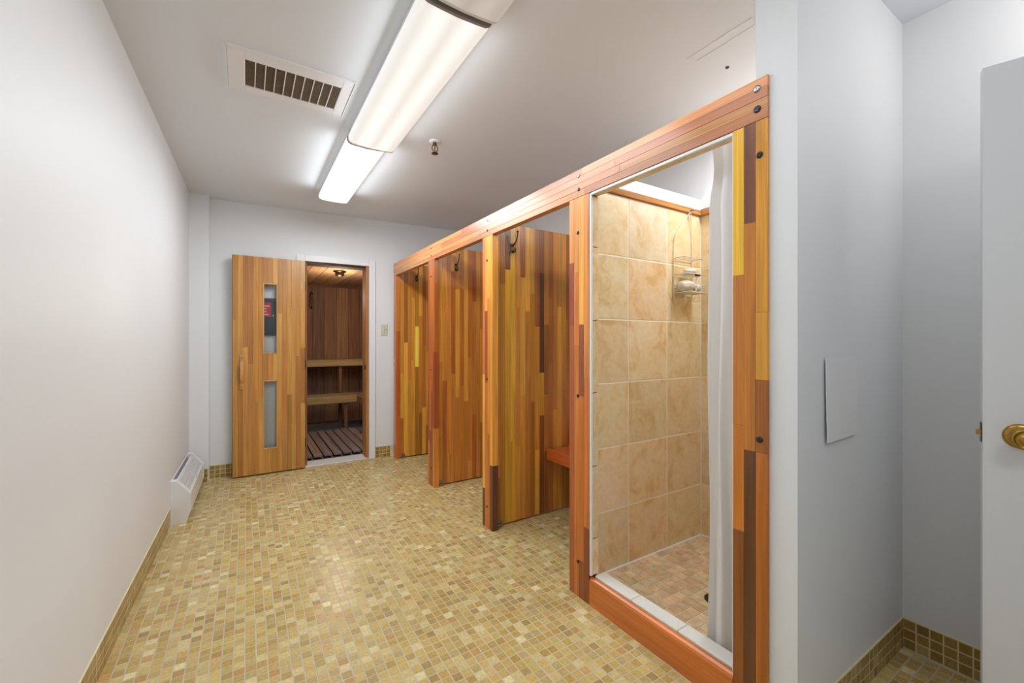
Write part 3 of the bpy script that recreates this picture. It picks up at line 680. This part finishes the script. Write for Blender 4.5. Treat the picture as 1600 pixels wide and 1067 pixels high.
hd = MB().prism([(0, .786), (-.008, .786), (-.014, .80), (-.016, .84), (-.034, .875), (-.040, .92), (-.040, .97), (-.034, 1.01), (-.016, 1.045), (-.014, 1.085), (-.008, 1.10), (0, 1.10), (0, 1.04), (-.012, 1.02), (-.022, .995), (-.026, .945), (-.022, .895), (-.012, .865), (0, .845)], -.048, -.022, 'x')
h_ = hd.build('handle', M_woodz, d1, tint=lin(196, 142, 78))
for zz in (.815, 1.073): MB().lathe([(.004, 0), (.003, .001), (.0005, .0012)], (-.035, -.0155, zz), (0, -1, 0), 10).build('screw', M_bronze, h_)
MB().box(DX0 - .003, DX0, 0, DT, .012, 1.992, .001).build('edge_band', M_woodz, d1, tint=lin(90, 58, 34))
for zz in (.25, 1.0, 1.75): MB().tube([(DX1 + .0045, .008, zz - .045), (DX1 + .0045, .008, zz + .045)], .0045, 8).build('hinge', M_bronze, d1)

# box with red label on the wall behind the door
yb = by(.17)
cb_ = thing('control_box', 'charcoal wall box with a red label seen through the upper door pane', 'control box', (.155, yb - .0005, 1.278), BA)
MB().box(-.13, .077, -.028, 0, 0, .345, .003).build('body', M_black, cb_)
MB().box(-.128, .075, -.0295, -.028, .306, .3085).build('lid_seam', M_dark, cb_)
lb_ = MB().box(-.10, .043, -.0292, -.028, .172, .308, .0005).build('label_plate', M_red, cb_)
for k, (x0, x1) in enumerate(((-.04, .030), (-.06, .006), (-.06, .008), (-.055, .022))):
    p_ = MB(); xx = x0; rr = random.Random(k)
    while xx < x1:
        w = rr.uniform(.005, .010); p_.box(xx, min(xx + w, x1), -.0300, -.0292, .266 - k * .026, .277 - k * .026); xx += w + .0015
    p_.build('lettering', M_print, lb_)
MB().lathe([(.010, 0), (.010, .007), (.008, .009), (.001, .009)], (.058, -.028, .180), (0, -1, 0), 20).build('knob', M_steel, cb_)

# ------------------------------------------------------------------ wall fittings
sw = thing('light_switch', 'ivory toggle light switch beside the sauna doorway casing', 'light switch', (1.232, by(1.232), 1.342), BA)
MB().box(-.035, .035, -.006, 0, -.058, .058, .002).build('cover_plate', M_beige, sw)
MB().box(-.005, .005, -.017, -.006, -.002, .012, .001).box(-.008, .008, -.0075, -.006, -.014, .014).build('toggle', M_beige, sw)
for zz in (-.03, .03): MB().lathe([(.004, 0), (.003, .001), (.0005, .0012)], (0, -.006, zz), (0, -1, 0), 10).build('screw', M_grey_metal, sw)

ap = MB()
vs = []; nn = 8
for i in range(nn + 1):
    for j in range(nn + 1):
        u, v = i / nn, j / nn
        # the plate is slightly bowed away from the wall at its left edge
        vs.append((1.527 + u * .233, .5955 - .006 * (1 - u) * (1 - .6 * v) ** 2, .905 + v * .265))
ap.add(vs, [(i * 9 + j, (i + 1) * 9 + j, (i + 1) * 9 + j + 1, i * 9 + j + 1) for i in range(nn) for j in range(nn)])
apo = ap.build('wall_plate', M_trim); md = apo.modifiers.new('s', 'SOLIDIFY'); md.thickness = .003; md.offset = 1
tag(apo, 'blank white rectangular plate on the wall to the right of the shower', 'wall plate')

# ------------------------------------------------------------------ heater
HY0, HY1 = 3.578, 4.44
ht = thing('baseboard_heater', 'white sloping-top convector heater standing along the left wall', 'heater', (lx(4.0), 4.0, 0), -.0173)
o0, o1 = HY0 - 4.0, HY1 - 4.0
PRF = [(.001, .0), (.085, .0), (.110, .075), (.110, .19), (.032, .288), (.001, .288)]
for a, b in ((o0, o0 + .05), (o1 - .05, o1)): MB().prism(PRF, a, b, 'y').build('end_cap', M_metal_white, ht)
MB().prism([(.100, .055), (.106, .055), (.106, .188), (.100, .188)], o0 + .05, o1 - .05, 'y').build('front_panel', M_metal_white, ht)
MB().prism([(.001, .06), (.006, .06), (.006, .286), (.001, .286)], o0 + .05, o1 - .05, 'y').build('back_panel', M_metal_white, ht)
MB().box(.02, .09, o0 + .05, o1 - .05, .07, .15).build('fin_core', M_dark, ht)
# sloping grille: bars over a dark throat
gr = MB(); ux, uz = (.032 - .110), (.288 - .19); L_ = math.hypot(ux, uz); ux /= L_; uz /= L_; nx, nz_ = uz, -ux
def gbar(m, s0, s1, y0, y1, d0=-.003, d1=0.0):
    vs = [(.106 + ux * s + nx * d, y_, .186 + uz * s + nz_ * d) for s in (s0, s1) for y_ in (y0, y1) for d in (d0, d1)]
    m.add(vs, [(0, 1, 3, 2), (4, 6, 7, 5), (0, 4, 5, 1), (2, 3, 7, 6), (0, 2, 6, 4), (1, 5, 7, 3)])
ya, yb_ = o0 + .05, o1 - .05
gbar(gr, 0, .016, ya, yb_); gbar(gr, L_ - .022, L_, ya, yb_)
for s in (.045, .075): gbar(gr, s - .002, s + .002, ya, yb_)
ym = (ya + yb_) / 2
gbar(gr, 0, L_, ym - .018, ym + .018); gbar(gr, 0, L_, ya, ya + .02); gbar(gr, 0, L_, yb_ - .02, yb_)
yy = ya + .02
while yy < yb_: gbar(gr, .01, L_ - .01, yy, yy + .006); yy += .016
gr.build('grille', M_metal_white, ht)
th_ = MB(); gbar(th_, .004, L_ - .004, ya, yb_, -.012, -.010); th_.build('throat', M_dark, ht)

# ------------------------------------------------------------------ ceiling fittings
def fixture(y0, y1, x0, x1, zb, mat, label, lit, drop=CEIL):
    xc = (x0 + x1) / 2; t = thing('ceiling_light', label, 'ceiling light', (xc, (y0 + y1) / 2, CEIL), group='fluorescent ceiling fixtures')
    hw = (x1 - x0) / 2; hl = (y1 - y0) / 2; h = CEIL - zb
    MB().box(-hw + .008, hw - .012, -hl, hl, -.042, 0, .003).build('housing', M_metal_white, t)
    # wrap-around lens
    prof = [(-hw, -.040), (-hw, -h * .72), (-hw + .006, -h * .87), (-hw + .022, -h * .96), (-hw * .5, -h), (0, -h * 1.03), (hw * .5, -h), (hw - .022, -h * .96), (hw - .006, -h * .87), (hw, -h * .72), (hw, -.040)]
    n = len(prof); vs = [(a, -hl + .012, b) for a, b in prof] + [(a, hl - .012, b) for a, b in prof]
    m = MB().add(vs, [(i, i + 1, n + i + 1, n + i) for i in range(n - 1)], None, True); lo = m.build('lens', mat, t)
    for s in (-1, 1):
        ya_ = s * hl; yb2 = s * (hl - .012)
        pr = [(a * 1.004, b * 1.0 - .001) for a, b in prof]
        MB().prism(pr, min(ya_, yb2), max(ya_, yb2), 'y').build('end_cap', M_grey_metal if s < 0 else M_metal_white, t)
    if lit:
        for sx in (-.055, .055):
            ld = bpy.data.lights.new('fluorescent_tube', 'AREA'); ld.shape = 'RECTANGLE'; ld.size = .016; ld.size_y = (y1 - y0) * .86; ld.energy = TUBE_W * lit; ld.color = (.885, .955, 1.0)
            lo_ = bpy.data.objects.new('fluorescent_tube', ld); COL.objects.link(lo_); lo_.parent = t; lo_.location = (sx, 0, -h * 1.03 - .003)
        for sx in (-1, 1):
            ld = bpy.data.lights.new('lens_side_glow', 'AREA'); ld.shape = 'RECTANGLE'; ld.size = .02; ld.size_y = (y1 - y0) * .86; ld.energy = SIDE_W * lit; ld.color = (.885, .955, 1.0)
            lo_ = bpy.data.objects.new('lens_side_glow', ld); COL.objects.link(lo_); lo_.parent = t; lo_.location = (sx * (hw + .003), 0, -.072); lo_.rotation_euler = (0, -sx * math.radians(66), 0)
    return t
fixture(1.395, 2.655, .515, .788, 2.402, M_lens_on, 'long lit fluorescent fixture beside the sprinkler head', .9)
fixture(2.665, 3.86, .512, .745, 2.408, M_lens_far, 'brightest fluorescent fixture, farthest along the ceiling row', 1.45)
fixture(.14, 1.375, .52, .80, 2.402, M_lens_off, 'dim fluorescent fixture cut off by the top of the picture', .3)
fixture(-1.45, -.25, .52, .80, 2.402, M_lens_on, 'added fluorescent fixture behind the camera, out of view', .7)  # extra fixture, never in view, added to light the near end

vt = thing('ceiling_vent', 'white framed exhaust register with dusty brown louvres beside the light fixture', 'vent', (.19, 2.345, CEIL))
vx0, vx1, vy0, vy1 = -.265, .262, -.185, .178; gx0, gx1, gy0, gy1 = -.195, .212, -.105, .122
f = MB()
f.box(vx0, gx0, vy0, vy1, -.006, 0, .002).box(gx1, vx1, vy0, vy1, -.006, 0, .002).box(gx0, gx1, vy0, gy0, -.006, 0, .002).box(gx0, gx1, gy1, vy1, -.006, 0, .002)
f.build('frame', M_metal_white, vt)
e_ = MB().box(vx0 - .002, vx1 + .002, vy0 - .004, vy0, -.010, 0).box(vx1, vx1 + .004, vy0, vy1, -.010, 0).box(vx0 - .004, vx0, vy0, vy1, -.010, 0); e_.build('lip', M_trim, vt)
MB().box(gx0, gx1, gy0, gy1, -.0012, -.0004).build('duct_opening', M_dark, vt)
lv = MB(); yy = gy0 + .002
while yy < gy1 - .004:
    lv.add([(x_, yy + a, -.0045 + b) for x_ in (gx0, gx1) for a, b in ((0, 0), (.004, .0025), (.0045, .0018), (.0005, -.0008))], [(0, 1, 5, 4), (1, 2, 6, 5), (2, 3, 7, 6), (3, 0, 4, 7)]); yy += .0072
tag(lv.build('louvre', M_rust, vt), kind='stuff')
for k in range(1, 10):
    xx = gx0 + (gx1 - gx0) * k / 10; MB().box(xx - .0022, xx + .0022, gy0, gy1, -.0065, -.001).build('mullion', M_metal_white, vt)

sp = thing('sprinkler', 'brass fire sprinkler head with white collar on the ceiling', 'sprinkler', (1.012, 2.53, CEIL))
MB().lathe([(.034, 0), (.034, -.003), (.026, -.009), (.012, -.010)], (0, 0, 0), seg=28).build('collar', M_trim, sp)
MB().lathe([(.012, -.009), (.013, -.024), (.009, -.026)], (0, 0, 0), seg=6).build('nut', M_bronze, sp)
MB().tube([(.009, 0, -.024), (.018, 0, -.036), (.018, 0, -.052), (.005, 0, -.073)], .003, 8).tube([(-.009, 0, -.024), (-.018, 0, -.036), (-.018, 0, -.052), (-.005, 0, -.073)], .003, 8).build('frame', M_bronze, sp)
MB().tube([(0, 0, -.026), (0, 0, -.070)], .004, 8).build('bulb', M_brass, sp)
MB().lathe([(.006, -.070), (.006, -.076), (.022, -.077), (.022, -.079), (.001, -.080)], (0, 0, 0), seg=20).build('deflector', M_bronze, sp)

hc = thing('ceiling_slot', 'narrow painted slot cover in the ceiling above the shower', 'slot cover', (1.70, 1.02, CEIL))
MB().box(-.022, .022, -.12, .17, -.0012, 0, .0005).build('cover', M_ceil, hc)
MB().box(-.0245, -.022, -.12, .17, -.003, 0).box(.022, .0245, -.12, .15, -.003, 0).build('raised_edge', M_trim, hc)
MB().box(.0245, .0262, -.12, .15, -.0022, 0).build('shadow_gap', M_dark, hc)
tag(MB().lathe([(.008, 0), (.008, -.004), (.005, -.006), (.0005, -.006)], (1.885, 1.125, CEIL), seg=14).build('ceiling_stud', M_bronze), 'small dark screw head in the ceiling above the shower', 'screw')

el = thing('added_alcove_lamp', 'added round opal lamp brightening the entrance alcove, out of view', 'ceiling lamp', (1.95, .0, CEIL))  # unseen lamp, added to brighten the alcove walls
MB().lathe([(.15, 0), (.15, -.02), (.14, -.022)], (0, 0, 0), seg=32).build('base', M_metal_white, el)
MB().lathe([(.14, -.022), (.135, -.05), (.10, -.085), (.05, -.10), (.001, -.103)], (0, 0, 0), seg=32).build('opal_shade', glow('opal_glass', (1, .98, .95), 1.0), el)
pd = bpy.data.lights.new('added_alcove_bulb', 'POINT'); pd.energy = 4.5; pd.color = (1, .955, .90); pd.shadow_soft_size = .10
po = bpy.data.objects.new('added_alcove_bulb', pd); COL.objects.link(po); po.parent = el; po.location = (0, 0, -.22)
dl = thing('added_shower_lamp', 'added small round lamp brightening the shower, out of view', 'ceiling lamp', (2.27, 1.12, CEIL))  # added above the frame to lift the shower tiles and curtain
MB().lathe([(.085, 0), (.085, -.012), (.075, -.016)], (0, 0, 0), seg=28).build('rim', M_metal_white, dl)
MB().lathe([(.074, -.014), (.06, -.03), (.001, -.038)], (0, 0, 0), seg=28).build('opal_shade', glow('added_shower_glass', (1, .98, .95), 1.0), dl)
pd = bpy.data.lights.new('added_shower_bulb', 'AREA'); pd.shape = 'DISK'; pd.size = .14; pd.energy = 9.5; pd.color = (.95, .975, 1)
po = bpy.data.objects.new('added_shower_bulb', pd); COL.objects.link(po); po.parent = dl; po.location = (0, 0, -.042)

# ------------------------------------------------------------------ white entrance door
hx, hy = 2.0, -.42; ex, ey = 1.775, .305
ang = math.atan2(ey - hy, ex - hx)
d2 = thing('door_2', 'plain white door standing open at the right with a brass knob', 'door', (hx, hy, 0), ang, kind='structure')
WL = math.hypot(ex - hx, ey - hy)
MB().box(0, WL, -.036, 0, .008, 2.0, .002).build('leaf', M_door, d2)
d2y = 0
kn = MB().lathe([(.034, 0), (.034, .003), (.030, .007), (.024, .009), (.013, .010)], (WL - .07, 0, .96), (0, 1, 0), 32)
kn.build('rosette', M_brass, d2)
MB().lathe([(.012, .008), (.011, .028), (.016, .034), (.026, .042), (.0285, .052), (.027, .058), (.022, .061), (.0215, .0595), (.012, .0605), (.0115, .0625), (.006, .063), (.0005, .063)], (WL - .07, 0, .96), (0, 1, 0), 32).build('knob', M_brass, d2)
MB().box(WL, WL + .0015, -.030, -.006, .932, .988, .0005).build('latch_plate', M_bronze, d2)
MB().prism([(WL, -.026), (WL + .012, -.012), (WL + .012, -.011), (WL, -.011)], .953, .967, 'z').build('latch_bolt', M_brass, d2)
for zz in (.25, 1.75): MB().tube([(-.004, 0.0, zz - .045), (-.004, 0.0, zz + .045)], .006, 10).build('hinge', M_brass, d2)
